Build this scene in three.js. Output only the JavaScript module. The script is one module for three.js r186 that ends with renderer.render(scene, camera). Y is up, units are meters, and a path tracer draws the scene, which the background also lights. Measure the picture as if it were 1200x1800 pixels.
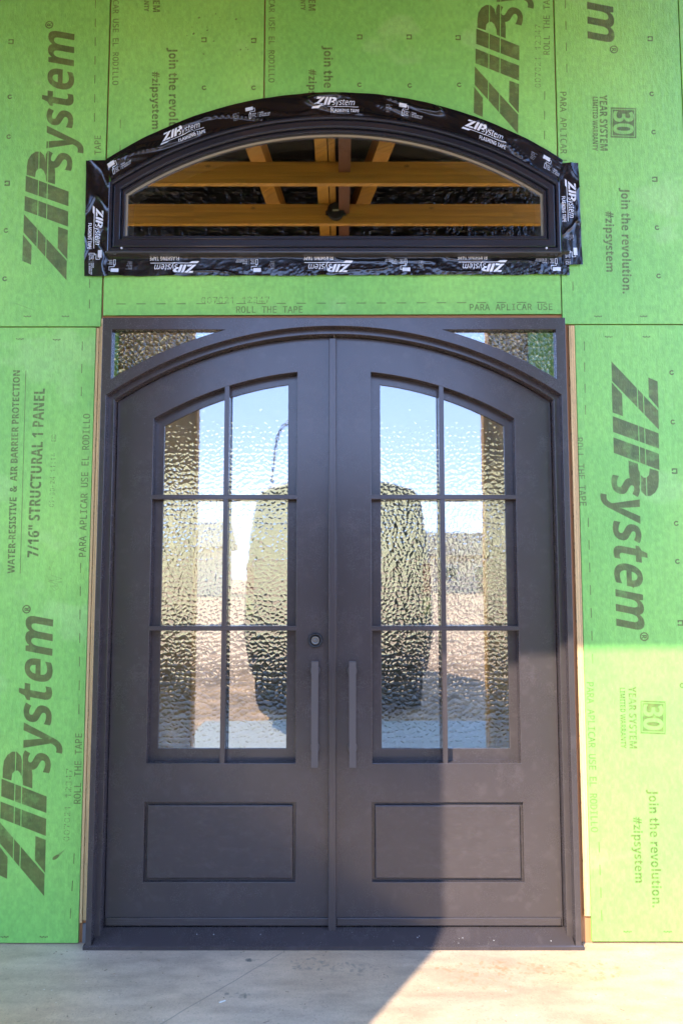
import * as THREE from 'three';
import { RoundedBoxGeometry } from 'three/addons/geometries/RoundedBoxGeometry.js';
import { mergeGeometries } from 'three/addons/utils/BufferGeometryUtils.js';

// ---------------------------------------------------------------- camera, sky, sun, exposure
const scene = new THREE.Scene();
const camera = new THREE.PerspectiveCamera(69.39, 682 / 1024, 0.05, 400);
camera.position.set(0.03, 1.393, 2.89);
camera.rotation.set(THREE.MathUtils.degToRad(4.9), 0, 0);
const renderer = new THREE.WebGLRenderer({ antialias: true });
renderer.toneMapping = THREE.LinearToneMapping;
renderer.toneMappingExposure = 5.9;
renderer.shadowMap.enabled = true;

{
  const W = 512, H = 256, data = new Float32Array(W * H * 4);
  for (let y = 0; y < H; y++) {
    const up = Math.max(0, Math.sin(((y + 0.5) / H - 0.5) * Math.PI)), k = Math.pow(1 - up, 3.0);
    const c = [0.20 + 0.36 * k, 0.36 + 0.38 * k, 0.80 + 0.42 * k];
    for (let x = 0; x < W; x++) { const o = (y * W + x) * 4; data[o] = c[0]; data[o + 1] = c[1]; data[o + 2] = c[2]; data[o + 3] = 1; }
  }
  const sky = new THREE.DataTexture(data, W, H, THREE.RGBAFormat, THREE.FloatType);
  sky.mapping = THREE.EquirectangularReflectionMapping; sky.magFilter = THREE.LinearFilter; sky.needsUpdate = true;
  scene.background = sky; scene.environment = sky;
}
const SUN = new THREE.Vector3(-0.496 * 0.7615, 0.6481, 0.868 * 0.7615);   // front left, 40.4 degrees up
const sun = new THREE.DirectionalLight(new THREE.Color().setRGB(1, 0.92, 0.80), 2.1);
sun.position.copy(SUN).multiplyScalar(25); sun.castShadow = true; sun.shadow.mapSize.set(4096, 4096);
Object.assign(sun.shadow.camera, { left: -14, right: 14, top: 14, bottom: -14, near: 1, far: 60 });
scene.add(sun);

// ---------------------------------------------------------------- helpers
let seed = 7;
const rnd = () => { seed = (seed + 0x6d2b79f5) | 0; let t = Math.imul(seed ^ (seed >>> 15), 1 | seed); t = (t + Math.imul(t ^ (t >>> 7), 61 | t)) ^ t; return ((t ^ (t >>> 14)) >>> 0) / 4294967296; };
const hash = (x, y) => { let h = Math.imul(x | 0, 374761393) + Math.imul(y | 0, 668265263); h = Math.imul(h ^ (h >>> 13), 1274126177); return ((h ^ (h >>> 16)) >>> 0) / 4294967296; };
const vnoise = (x, y) => { const ix = Math.floor(x), iy = Math.floor(y), fx = x - ix, fy = y - iy, s = fx * fx * (3 - 2 * fx), t = fy * fy * (3 - 2 * fy);
  return (hash(ix, iy) * (1 - s) + hash(ix + 1, iy) * s) * (1 - t) + (hash(ix, iy + 1) * (1 - s) + hash(ix + 1, iy + 1) * s) * t; };
const fbm = (x, y, n = 4) => { let a = 0.5, s = 0, t = 0; for (let i = 0; i < n; i++) { s += a * vnoise(x, y); t += a; x = x * 2.03 + 17.1; y = y * 2.03 + 9.7; a *= 0.5; } return s / t; };
const smooth = (a, b, x) => { const t = Math.min(1, Math.max(0, (x - a) / (b - a))); return t * t * (3 - 2 * t); };
const lin = (r, g, b) => new THREE.Color().setRGB(r, g, b);
const mat = (c, rough, more = {}) => new THREE.MeshPhysicalMaterial({ color: Array.isArray(c) ? lin(...c) : c, roughness: rough, ...more });
const names = {};
const numbered = (n) => { const k = names[n] = (names[n] ?? -1) + 1; return k ? n + '_' + String(k).padStart(3, '0') : n; };
function mesh(name, geo, m, parent = scene, label) {
  const o = new THREE.Mesh(Array.isArray(geo) ? mergeGeometries(geo.map((g) => g.index ? g.toNonIndexed() : g)) : geo, m);
  o.name = parent === scene ? numbered(name) : name; o.castShadow = o.receiveShadow = true;
  if (label) o.userData.label = label;
  parent.add(o); return o;
}
function thing(name, label, category, group) {
  const o = new THREE.Group(); o.name = numbered(name); o.userData = { label, category }; if (group) o.userData.group = group;
  scene.add(o); return o;
}
const tag = (o, label, category, group) => { o.userData.label = label; o.userData.category = category; if (group) o.userData.group = group; return o; };
const structure = (o) => { o.userData.kind = 'structure'; return o; };
const bx = (x0, x1, y0, y1, z0, z1, r = 0) => {
  const g = r ? new RoundedBoxGeometry(x1 - x0, y1 - y0, z1 - z0, 2, r) : new THREE.BoxGeometry(x1 - x0, y1 - y0, z1 - z0);
  return g.translate((x0 + x1) / 2, (y0 + y1) / 2, (z0 + z1) / 2);
};
const shape = (pts, holes = []) => { const s = new THREE.Shape(pts.map((p) => new THREE.Vector2(...p))); for (const h of holes) s.holes.push(new THREE.Path(h.map((p) => new THREE.Vector2(...p)))); return s; };
function ext(pts, holes, z0, z1, b = 0) {
  const g = new THREE.ExtrudeGeometry(shape(pts, holes), { depth: z1 - z0 - 2 * b, bevelEnabled: b > 0, bevelThickness: b, bevelSize: b, bevelOffset: -b, bevelSegments: 2 });
  return g.translate(0, 0, z0 + b);
}
const rect = (x0, x1, y0, y1) => [[x0, y0], [x1, y0], [x1, y1], [x0, y1]];
const arcY = (x, R, cy) => cy + Math.sqrt(R * R - x * x);
const arcPts = (xa, xb, R, cy, n = 40) => { const o = []; for (let i = 0; i <= n; i++) { const x = xa + (xb - xa) * i / n; o.push([x, arcY(x, R, cy)]); } return o; };
const archShape = (x0, x1, yb, R, cy, n) => [[x0, yb], [x1, yb], ...arcPts(x1, x0, R, cy, n)];   // flat foot, curved head
const canvas = (w, h) => { const c = document.createElement('canvas'); c.width = w; c.height = h; return c; };
function tex(c, srgb = true, repeat) {
  const t = new THREE.CanvasTexture(c); if (srgb) t.colorSpace = THREE.SRGBColorSpace; t.magFilter = THREE.LinearFilter;
  if (repeat) { t.wrapS = t.wrapT = THREE.RepeatWrapping; t.repeat.set(...repeat); }
  return t;
}
// a tileable picture painted texel by texel; f gives [r, g, b] in 0..255
function paint(w, h, f) {
  const c = canvas(w, h), x = c.getContext('2d'), im = x.createImageData(w, h);
  for (let j = 0; j < h; j++) for (let i = 0; i < w; i++) { const v = f(i, j), o = (j * w + i) * 4; im.data[o] = v[0]; im.data[o + 1] = v[1]; im.data[o + 2] = v[2]; im.data[o + 3] = 255; }
  x.putImageData(im, 0, 0); return c;
}
const planarUV = (g, x0, x1, y0, y1) => { const p = g.attributes.position, u = g.attributes.uv; for (let i = 0; i < p.count; i++) u.setXY(i, (p.getX(i) - x0) / (x1 - x0), (p.getY(i) - y0) / (y1 - y0)); return g; };

// ---------------------------------------------------------------- printed lettering: kind, text, centre x, centre y, length, letter height (metres), direction
const PRINT = {
  A: [
    ["logo", "", -1.099, 3.146, 1.097, 0.1843, 1.583],
    ["dot", "ROLL THE TAPE", -0.98, 3.08, 0.281, 0.026, 1.599],
  ],
  B: [
    ["dot", "PARA APLICAR USE EL RODILLO", -0.922, 3.726, 0.575, 0.024, -1.549],
    ["sten", "YEAR SYSTEM", -0.754, 3.888, 0.25, 0.029, -1.549],
    ["sten", "LIMITED WARRANTY", -0.795, 3.891, 0.245, 0.0193, -1.548],
    ["slab", "Join the revolution.", -0.672, 3.37, 0.461, 0.0357, -1.551],
    ["slab", "#zipsystem", -0.745, 3.372, 0.258, 0.0309, -1.549],
  ],
  C: [
    ["dot", "PARA APLICAR USE EL RODILLO", -0.264, 3.732, 0.563, 0.024, -1.567],
    ["sten", "YEAR SYSTEM", -0.095, 3.891, 0.245, 0.029, -1.567],
    ["sten", "LIMITED WARRANTY", -0.132, 3.894, 0.24, 0.0193, -1.566],
    ["slab", "Join the revolution.", -0.025, 3.38, 0.461, 0.0357, -1.569],
    ["slab", "#zipsystem", -0.091, 3.382, 0.258, 0.0309, -1.567],
    ["logo", "", 0.783, 3.79, 1.129, 0.1876, 1.542],
    ["dot", "ROLL THE TAPE", 0.895, 3.719, 0.294, 0.0264, 1.547],
    ["code", "007021 12347", 0.855, 3.569, 0.286, 0.0239, 1.548],
  ],
  D: [
    ["logo", "", 1.083, 4.24, 1.248, 0.1899, -1.582],
    ["box", "30", 1.204, 3.274, 0.132, 0.1068, -1.603],
    ["sten", "YEAR SYSTEM", 1.122, 3.272, 0.247, 0.0308, -1.591],
    ["sten", "LIMITED WARRANTY", 1.086, 3.271, 0.239, 0.0213, -1.6],
    ["slab", "Join the revolution.", 1.198, 2.762, 0.448, 0.0351, -1.588],
    ["slab", "#zipsystem", 1.131, 2.76, 0.262, 0.0327, -1.584],
    ["dot", "PARA APLICAR USE EL RODILLO", 0.951, 3.103, 0.62, 0.026, -1.589],
  ],
  F: [
    ["dot", "ROLL THE TAPE", -0.263, 2.473, 0.276, 0.0262, 0.0],
    ["dot", "PARA APLICAR USE", 0.721, 2.484, 0.343, 0.0262, 0.007],
    ["code", "007021 12347", -0.402, 2.513, 0.283, 0.0263, 0.008],
  ],
  G: [
    ["sten", "WATER-RESISTIVE  &  AIR BARRIER PROTECTION", -1.279, 1.812, 0.822, 0.0273, 1.581],
    ["rule", "", -1.242, 1.81, 0.819, 0.0027, 1.58],
    ["sten", "7/16\" STRUCTURAL 1 PANEL", -1.19, 1.805, 0.684, 0.0432, 1.566],
    ["code", "09-30-24 11:14   BD", -1.124, 1.811, 0.296, 0.0182, 1.573],
    ["dot", "PARA APLICAR USE EL RODILLO", -0.995, 1.753, 0.579, 0.0273, 1.569],
    ["dot", "ROLL THE TAPE", -0.987, 0.649, 0.27, 0.0264, 1.577],
    ["code", "007021 12347", -1.023, 0.513, 0.276, 0.0219, 1.563],
    ["logo", "", -1.107, 0.711, 1.072, 0.1807, 1.584],
  ],
  H: [
    ["logo", "", 1.12, 1.713, 1.089, 0.1861, -1.571],
    ["dot", "ROLL THE TAPE", 0.987, 1.807, 0.28, 0.0273, -1.542],
    ["dot", "PARA APLICAR USE EL RODILLO", 0.999, 0.695, 0.57, 0.0264, -1.569],
    ["box", "30", 1.24, 0.843, 0.126, 0.0974, -1.607],
    ["sten", "YEAR SYSTEM", 1.161, 0.841, 0.239, 0.0288, -1.586],
    ["sten", "LIMITED WARRANTY", 1.123, 0.842, 0.232, 0.0199, -1.584],
    ["slab", "Join the revolution.", 1.23, 0.348, 0.434, 0.0349, -1.572],
    ["slab", "#zipsystem", 1.166, 0.345, 0.248, 0.0327, -1.57],
  ],
};
const DASHES = {
  A: [[-1.01, 3.82, -0.998, 3.233], [-0.999, 2.603, -0.996, 2.43]],
  B: [[-0.891, 3.288, -0.887, 3.065]],
  C: [[0.88, 3.413, 0.87, 3.065]],
  D: [[0.976, 3.82, 0.974, 3.438], [0.975, 2.591, 0.973, 2.435]],
  F: [[-0.887, 2.497, 0.908, 2.504]],
  G: [[-1.021, 2.34, -1.018, 2.059], [-1.001, 1.441, -0.989, 0.802], [-0.992, 0.332, -1.002, 0.03]],
  H: [[1.014, 2.34, 1.011, 1.989], [1.01, 1.622, 1.012, 0.998], [1.016, 0.374, 1.019, 0.04]],
};
const MARKS = {
  A: [[0, -1.36, 3.633], [0, -1.352, 3.011], [1, -1.355, 3.388], [1, -1.353, 3.213], [1, -1.349, 2.808], [1, -1.346, 2.603], [2, -1.249, 2.445], [2, -1.094, 2.445]],
  B: [[0, -0.548, 3.641], [0, -0.339, 3.638], [1, -0.544, 3.428], [1, -0.337, 3.428]],
  C: [[0, 0.107, 3.654], [0, 0.315, 3.654], [0, 0.521, 3.651], [1, 0.106, 3.441], [1, 0.316, 3.438], [1, 0.523, 3.441]],
  D: [[0, 1.329, 3.646], [0, 1.326, 3.028], [1, 1.327, 3.401], [1, 1.329, 3.233], [1, 1.328, 2.82], [1, 1.327, 2.615], [2, 1.073, 2.445], [2, 1.258, 2.445]],
  H: [[0, 1.361, 1.809], [0, 1.361, 1.207], [1, 1.365, 2.211], [1, 1.362, 2.008], [1, 1.36, 1.599], [1, 1.359, 1.448], [1, 1.358, 0.965], [2, 1.114, 2.359], [2, 1.267, 2.359], [2, 1.114, 0.045], [2, 1.266, 0.045]],
  G: [[2, -1.276, 2.35], [2, -1.126, 2.347], [2, -1.248, 0.026], [2, -1.099, 0.026]],
};

const LOGO = [
  [[0.45, 1], [0.36, 0.8], [0.80, 0.8], [1.05, 1]],
  [[1.52, 0.99], [1.10, 0.99], [0, 0.01], [0.44, 0.01]],
  [[1.22, 0.22], [1.14, 0], [0.47, 0], [0.73, 0.22]],
  [[1.94, 0.98], [1.57, 0], [1.22, 0], [1.60, 0.98]],
  [[2.41, 0.97], [2.03, 0], [1.69, 0], [2.05, 0.97]],
  [[2.43, 0.95], [2.62, 0.95], [2.78, 0.93], [2.90, 0.86], [2.97, 0.76], [2.97, 0.66], [2.88, 0.57], [2.74, 0.53], [2.66, 0.42], [2.61, 0.33], [2.47, 0.31], [2.20, 0.31], [2.27, 0.51], [2.40, 0.52], [2.52, 0.57], [2.575, 0.63], [2.57, 0.69], [2.51, 0.745], [2.37, 0.76]],
];
function fitText(c, s, L, h, font, skew = 0, weight = '') {       // text centred on the origin, fitted to L x h
  const px = h / 0.714; c.font = `${weight} ${px}px ${font}`.trim(); c.textBaseline = 'alphabetic'; c.textAlign = 'center';
  const w = c.measureText(s).width; c.save(); c.transform(L / w, 0, -skew, 1, 0, 0); c.translate(0, h / 2); c.fillText(s, 0, 0); c.restore();
}
function drawLogo(c, L, cap) {                                    // baseline centred on the origin
  const k = L / 5.9, kv = cap;
  c.save(); c.translate(-L / 2, 0);
  for (const poly of LOGO) { c.beginPath(); poly.forEach(([u, v], i) => c[i ? 'lineTo' : 'moveTo'](u * k, -v * kv)); c.closePath(); c.fill(); }
  const px = 0.57 * cap / 0.535; c.font = `bold ${px}px sans-serif`; c.textAlign = 'left'; c.textBaseline = 'alphabetic';
  const w = c.measureText('system').width;
  c.save(); c.translate(2.46 * k, 0.06 * cap); c.transform((3.36 * k) / w, 0, -0.2, 1, 0, 0); c.fillText('system', 0, 0); c.restore();
  c.lineWidth = 0.025 * cap; c.beginPath(); c.arc(5.98 * k, -0.52 * cap, 0.08 * cap, 0, 7); c.stroke();
  c.font = `bold ${0.14 * cap}px sans-serif`; c.textAlign = 'center'; c.fillText('R', 5.98 * k, -0.47 * cap);
  c.restore();
}
const SP = 620;                                                    // texels per metre of sheathing
function sheathingTexture(key, x0, x1, y0, y1, salt, extra) {
  const w = Math.round((x1 - x0) * SP), h = Math.round((y1 - y0) * SP), X = (x) => (x - x0) * SP, Y = (y) => (y1 - y) * SP;
  const ink = canvas(w, h), c = ink.getContext('2d'); c.fillStyle = c.strokeStyle = '#fff';
  for (const [kind, s, x, y, L, hh, a] of PRINT[key] ?? []) {
    c.save(); c.translate(X(x), Y(y)); c.rotate(-a);
    const l = L * SP, t = hh * SP;
    if (kind === 'logo') {
      drawLogo(c, l, t);
      c.globalCompositeOperation = 'destination-out'; for (const v of [0.69, 0.42 + 0.2 * hash(salt, 3)]) c.fillRect(-l / 2, -t * v, l * 0.55, Math.max(1, t * 0.018)); c.globalCompositeOperation = 'source-over';
    } else if (kind === 'dot') { c.globalAlpha = 0.85; fitText(c, s, l, t, 'monospace'); }
    else if (kind === 'sten') { c.globalAlpha = 0.9; fitText(c, s, l, t, 'sans-serif', 0, 'bold'); c.globalCompositeOperation = 'destination-out'; c.globalAlpha = 0.55; c.fillRect(-l / 2, -t * 0.08, l, t * 0.1); c.globalCompositeOperation = 'source-over'; }
    else if (kind === 'slab') { c.globalAlpha = 0.92; fitText(c, s, l, t, 'sans-serif', 0, 'bold'); c.globalCompositeOperation = 'destination-out'; c.globalAlpha = 0.5; c.fillRect(-l / 2, t * 0.1, l, t * 0.09); c.globalCompositeOperation = 'source-over'; }
    else if (kind === 'code') { c.globalAlpha = 0.75; fitText(c, s, l, t, 'monospace'); c.globalCompositeOperation = 'destination-out'; c.globalAlpha = 1; for (let i = 0; i < 40; i++) c.fillRect(-l / 2 + (i + 0.6) * l / 40, -t, l / 110, 2 * t); c.fillRect(-l / 2, -t * 0.12, l, t * 0.16); c.globalCompositeOperation = 'source-over'; }
    else if (kind === 'rule') { c.globalAlpha = 0.8; c.fillRect(-l / 2, -t / 2, l, t); }
    else if (kind === 'box') { c.globalAlpha = 0.85; c.fillRect(-l / 2, -t / 2, l, t); c.globalCompositeOperation = 'destination-out'; fitText(c, s, l * 0.8, t * 0.78, 'sans-serif', 0, 'bold'); c.lineWidth = t * 0.035; c.strokeRect(-l * 0.44, -t * 0.44, l * 0.88, t * 0.88); c.globalCompositeOperation = 'source-over'; }
    c.restore();
  }
  for (const [ax, ay, bX, bY] of DASHES[key] ?? []) {
    const L = Math.hypot(bX - ax, bY - ay), n = Math.floor(L / 0.08), ux = (bX - ax) / L, uy = (bY - ay) / L;
    c.globalAlpha = 0.9; c.lineWidth = 2;
    for (let i = 0; i < n; i++) { const q = i * L / n; c.beginPath(); c.moveTo(X(ax + ux * q), Y(ay + uy * q)); c.lineTo(X(ax + ux * (q + 0.038)), Y(ay + uy * (q + 0.038))); c.stroke(); }
    c.globalAlpha = 1;
  }
  for (const [k, mx, my] of MARKS[key] ?? []) {
    const r = 0.0085 * SP; c.lineWidth = 3.2; c.globalAlpha = 1;
    if (k === 0) { c.strokeRect(X(mx) - r, Y(my) - r, 2 * r, 2 * r); c.clearRect(X(mx) - r - 2, Y(my) - 1, 4, 3); }
    else if (k === 1) { c.beginPath(); c.arc(X(mx), Y(my), r * 0.9, 0.4, 5.6); c.stroke(); }
    else { for (let i = 0; i < 5; i++) c.fillRect(X(mx) - 9 + i * 4, Y(my) - 2 + (i % 2), 3, 3); }
    c.globalAlpha = 1;
  }
  if (extra) extra(c, X, Y);
  const im = c.getImageData(0, 0, w, h).data;
  const out = paint(w, h, (i, j) => {
    const x = x0 + i / SP, y = y1 - j / SP, o = (j * w + i) * 4;
    const cloud = fbm(x * 1.9 + salt, y * 1.9, 3) - 0.5, fibre = fbm(x * 95 + salt, y * 60, 3) - 0.5, grit = hash(i + salt * 31, j) - 0.5;
    let k = 1 + 0.13 * cloud + 0.15 * fibre + 0.045 * grit;
    const rub = smooth(0.66, 0.78, fbm(x * 3.4 + salt * 3.1, y * 5.2 + 4, 4));
    let r = 130 * k + 12 * rub + 18 * cloud, g = 189 * k + 5 * rub, b = 88 * k + 14 * rub;
    const speck = hash(i * 3 + salt, j * 7) > 0.99975 ? 1 : 0;
    if (speck) { r *= 1.25; g *= 1.1; b *= 1.4; }
    let a = im[o + 3] / 255;
    if (a > 0) {
      a *= 0.68 + 0.42 * fbm(x * 70 + salt, y * 110, 3) - 0.26 * smooth(0.60, 0.8, fbm(x * 22 + salt, y * 22, 3));
      a = Math.min(0.86, a * 0.95); const br = fbm(x * 30, y * 30 + salt, 2);
      r = r * (1 - a) + a * (62 + 34 * br); g = g * (1 - a) + a * (72 + 26 * br); b = b * (1 - a) + a * (28 + 16 * br);
    }
    return [r, g, b];
  });
  return tex(out);
}
const osbBump = tex(paint(512, 512, (i, j) => { const a = 2 * Math.PI / 512, v = 128 + 90 * (fbm(i * 0.055, j * 0.035, 4) - 0.5) + 60 * (fbm(i * 0.3, j * 0.3, 2) - 0.5) + 0 * a; return [v, v, v]; }), false, [2.2, 2.2]);
osbBump.wrapS = osbBump.wrapT = THREE.MirroredRepeatWrapping;

// ---------------------------------------------------------------- shared materials
const speckle = paint(1024, 1024, (i, j) => {
  const s = 2 * Math.PI / 1024, n = fbm(i * 0.012 + 3, j * 0.012, 4), f = hash(i, j), dust = smooth(0.58, 0.80, fbm(i * 0.03 + 40, j * 0.03 + 9, 5)) * (0.5 + 0.5 * hash(i >> 1, j >> 1)) + 0 * s;
  const v = 232 + 18 * (n - 0.5) + 14 * (f - 0.5) + 32 * dust; return [v, v * 0.995, v * 0.985];
});
const paintMap = tex(speckle, true, [1, 1]); paintMap.wrapS = paintMap.wrapT = THREE.MirroredRepeatWrapping;
const paintRough = tex(paint(512, 512, (i, j) => { const v = 150 + 34 * (fbm(i * 0.02, j * 0.02 + 5, 4) - 0.5) + 26 * (hash(i, j) - 0.5); return [v, v, v]; }), false, [1.3, 1.3]);
paintRough.wrapS = paintRough.wrapT = THREE.MirroredRepeatWrapping;
const doorPaint = mat([0.060, 0.048, 0.048], 0.44, { map: paintMap, roughnessMap: paintRough, ior: 1.55 });
const handlePaint = mat([0.08, 0.069, 0.066], 0.34);
const windowVinyl = mat([0.017, 0.018, 0.024], 0.2, { clearcoat: 0.6, clearcoatRoughness: 0.1 });
const rubber = mat([0.012, 0.012, 0.013], 0.7);
const steel = mat([0.20, 0.19, 0.18], 0.38, { metalness: 1 });
const pale = [0.78, 0.80, 0.79];
const clearGlass = mat(pale, 0.0, { transmission: 1, thickness: 0, ior: 2.4 });
const windowGlass = mat(pale, 0.0, { transmission: 1, thickness: 0, ior: 4.6 });
const pebble = (() => {                                            // rolled pattern: pillows with creases between them
  const N = 640, G = 17, pts = [];
  for (let j = 0; j < G; j++) for (let i = 0; i < G; i++) pts.push([(i + 0.0 + 1.0 * rnd()) / G, (j + 0.0 + 1.0 * rnd()) / G]);
  const c = paint(N, N, (i, j) => {
    const x = i / N + 0.010 * Math.sin(6.2832 * (3 * j / N + 0.2)) , y = j / N + 0.010 * Math.sin(6.2832 * (4 * i / N)), ci = Math.floor(x * G), cj = Math.floor(y * G);
    let a = 9, b = 9;
    for (let dj = -2; dj <= 2; dj++) for (let di = -2; di <= 2; di++) {
      const u = ((ci + di) % G + G) % G, v = ((cj + dj) % G + G) % G, p = pts[v * G + u];
      const d = Math.hypot(p[0] + Math.floor((ci + di) / G) - x, p[1] + Math.floor((cj + dj) / G) - y) * G;
      if (d < a) { b = a; a = d; } else if (d < b) b = d;
    }
    const q = Math.min(1, a * 1.05), v = 255 * (0.30 * smooth(0, 0.9, b - a) + 0.52 * (1 - q * q) + 0.18 * (0.5 + 0.25 * Math.sin(6.2832 * (5 * x + 2 * y)) + 0.25 * Math.sin(6.2832 * (3 * y - 4 * x)))); return [v, v, v];
  });
  return c;
})();
const pebbleBump = tex(pebble, false, [1 / 0.31, 1 / 0.31]);
const patternedGlass = mat([0.66, 0.66, 0.63], 0.0, { transmission: 1, thickness: 0.006, ior: 1.5, bumpMap: pebbleBump, bumpScale: 0.0016 });
const transomGlass = patternedGlass.clone(); transomGlass.ior = 2.6; transomGlass.bumpScale = 0.0022;
const clearBump = tex(pebble, false, [1 / 0.40, 1 / 0.40]);
Object.assign(clearGlass, { bumpMap: clearBump, bumpScale: 0.00002 });
const lumberTex = tex(paint(1024, 128, (i, j) => {
  const g = fbm(i * 0.006, j * 0.16 + 1.5 * fbm(i * 0.004, j * 0.02, 2), 4), k = Math.max(0, 1 - Math.hypot((i % 512) - 190 - 60 * (i > 511), (j - 50) * 1.6) / 11), v = 0.80 + 0.34 * (g - 0.5) - 0.4 * k;
  return [236 * v, 172 * v, 68 * v];
}));
lumberTex.wrapS = lumberTex.wrapT = THREE.RepeatWrapping;
const lumber = mat([1, 1, 1], 0.65, { map: lumberTex });
const edgeTex = tex(paint(128, 1024, (i, j) => {
  const band = fbm(i * 0.11, j * 0.004, 2), f = fbm(i * 0.5, j * 0.035, 3), fl = hash(i >> 1, j >> 2), v = 0.80 + 0.32 * (band - 0.5) + 0.38 * (f - 0.5) - (fl > 0.93 ? 0.22 : 0);
  return [255 * v, 214 * v, 148 * v];
}));
const boardEdge = mat([1, 1, 1], 0.85, { map: edgeTex });
const strandTex = tex(paint(512, 512, (i, j) => {
  let v = 0.84 + 0.3 * (fbm(i * 0.02, j * 0.05, 3) - 0.5); const a = vnoise(i * 0.05, j * 0.012), b = vnoise(i * 0.012 + 50, j * 0.05); v += 0.25 * (a - 0.5) + 0.25 * (b - 0.5);
  return [200 * v, 168 * v, 122 * v];
}), true, [1, 1]);
strandTex.wrapS = strandTex.wrapT = THREE.MirroredRepeatWrapping;
const strandBoard = mat([1, 1, 1], 0.8, { map: strandTex });
const rawBrown = mat([0.42, 0.19, 0.08], 0.85);

// ---------------------------------------------------------------- ground, slab, room behind the door
{
  const dirtC = paint(1024, 1024, (i, j) => {
    const n = fbm(i * 0.012, j * 0.012, 5), f = fbm(i * 0.09, j * 0.05, 3), s = hash(i, j), v = 0.86 + 0.5 * (n - 0.5) + 0.42 * (f - 0.5) + 0.12 * (s - 0.5);
    return [230 * v, 182 * v, 132 * v];
  });
  const t = tex(dirtC, true, [60, 60]); t.wrapS = t.wrapT = THREE.MirroredRepeatWrapping;
  const tb = tex(dirtC, false, [60, 60]); tb.wrapS = tb.wrapT = THREE.MirroredRepeatWrapping;
  const g = new THREE.PlaneGeometry(420, 420, 1, 1).rotateX(-Math.PI / 2).translate(0, -0.06, 60);
  structure(mesh('ground', g, mat([1, 1, 1], 0.95, { map: t, bumpMap: tb, bumpScale: 0.05 }))).userData.label = 'bare tan dirt lot in front of the house';
}
{
  // finished concrete with trowel clouds, scuffs, dried mud and a thin grey slanting line
  const x0 = -2.3, x1 = 2.3, z0 = -0.2, z1 = 2.75, S = 440, w = Math.round((x1 - x0) * S), h = Math.round((z1 - z0) * S);
  const over = canvas(w, h), c = over.getContext('2d'), X = (x) => (x - x0) * S, Z = (z) => (z - z0) * S;
  c.strokeStyle = 'rgba(105,98,84,0.55)'; c.lineWidth = 1.6; c.beginPath(); c.moveTo(X(-0.19), Z(0.02)); for (let i = 1; i <= 12; i++) c.lineTo(X(-0.19 - 0.029 * i + 0.004 * (hash(i, 3) - 0.5)), Z(0.02 + 0.037 * i)); c.lineTo(X(-1.2), Z(1.35)); c.stroke();
  for (let i = 0; i < 520; i++) {
    const px = x0 + rnd() * (x1 - x0), pz = z0 + rnd() * (z1 - z0), L = 0.006 + 0.03 * rnd() ** 3, a = rnd() * 6.28;
    c.strokeStyle = `rgba(${70 + 30 * rnd()},${66 + 28 * rnd()},${52 + 20 * rnd()},${0.25 + 0.5 * rnd()})`; c.lineWidth = 0.8 + 1.3 * rnd() * rnd();
    c.beginPath(); c.moveTo(X(px), Z(pz)); c.lineTo(X(px + L * Math.cos(a)), Z(pz + L * Math.sin(a) * 0.6)); c.stroke();
  }
  const mud = (cx, cz, rx, rz, n, al, col) => { for (let i = 0; i < n; i++) { const q = rnd() * 6.28, r = Math.sqrt(rnd()); c.fillStyle = `rgba(${col},${al * (0.3 + 0.7 * rnd())})`; c.beginPath(); c.ellipse(X(cx + rx * r * Math.cos(q)), Z(cz + rz * r * Math.sin(q)), S * (0.003 + 0.013 * rnd() ** 2), S * (0.002 + 0.006 * rnd()), rnd() * 3, 0, 7); c.fill(); } };
  mud(0.62, 0.13, 0.26, 0.045, 120, 0.62, '150,118,82'); mud(0.92, 0.14, 0.10, 0.07, 80, 0.55, '150,120,86'); mud(0.55, 0.22, 0.16, 0.05, 50, 0.5, '150,122,88'); mud(0.30, 0.10, 0.09, 0.02, 26, 0.25, '170,130,95');
  mud(-0.09, 0.10, 0.07, 0.045, 34, 0.4, '112,104,88'); mud(0.07, 0.13, 0.09, 0.05, 40, 0.36, '118,108,90'); mud(-0.30, 0.075, 0.02, 0.008, 8, 0.6, '96,90,76'); mud(-0.32, 0.30, 0.05, 0.015, 14, 0.5, '96,90,76'); mud(0.0, 0.3, 0.4, 0.1, 30, 0.18, '120,112,92');
  c.fillStyle = 'rgba(238,236,226,0.9)'; c.save(); c.translate(X(-0.36), Z(0.335)); c.rotate(-0.6); c.fillRect(-5, -1.5, 10, 3); c.restore();
  for (let i = 0; i < 60; i++) { c.fillStyle = `rgba(238,234,222,${0.3 + 0.5 * rnd()})`; c.fillRect(X(-1.4 + 2.8 * rnd()), Z(0.01 + 0.9 * rnd()), 1 + rnd(), 1 + rnd()); }
  const im = c.getImageData(0, 0, w, h).data;
  const cc = paint(w, h, (i, j) => {
    const x = i / S, z = j / S, o = (j * w + i) * 4, n = fbm(x * 1.4 + 5, z * 2.3, 4), tr = fbm(x * 9 + 2.2 * n, z * 26, 4), f = fbm(x * 120, z * 120, 2), g = hash(i, j);
    const v = 1 + 0.30 * (n - 0.5) + 0.24 * (tr - 0.5) + 0.10 * (f - 0.5) + 0.06 * (g - 0.5) - (f > 0.74 ? 0.10 : 0), warm = fbm(x * 2.2 + 30, z * 3, 3) - 0.5, a = im[o + 3] / 255;
    const b = [(184 + 16 * warm) * v, 156 * v, (126 - 16 * warm) * v]; return [0, 1, 2].map((k) => b[k] * (1 - a) + im[o + k] * a);
  });
  const t = tex(cc); 
  const g = bx(x0, x1, -0.12, 0, z0, z1); const p = g.attributes.position, u = g.attributes.uv;
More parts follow.
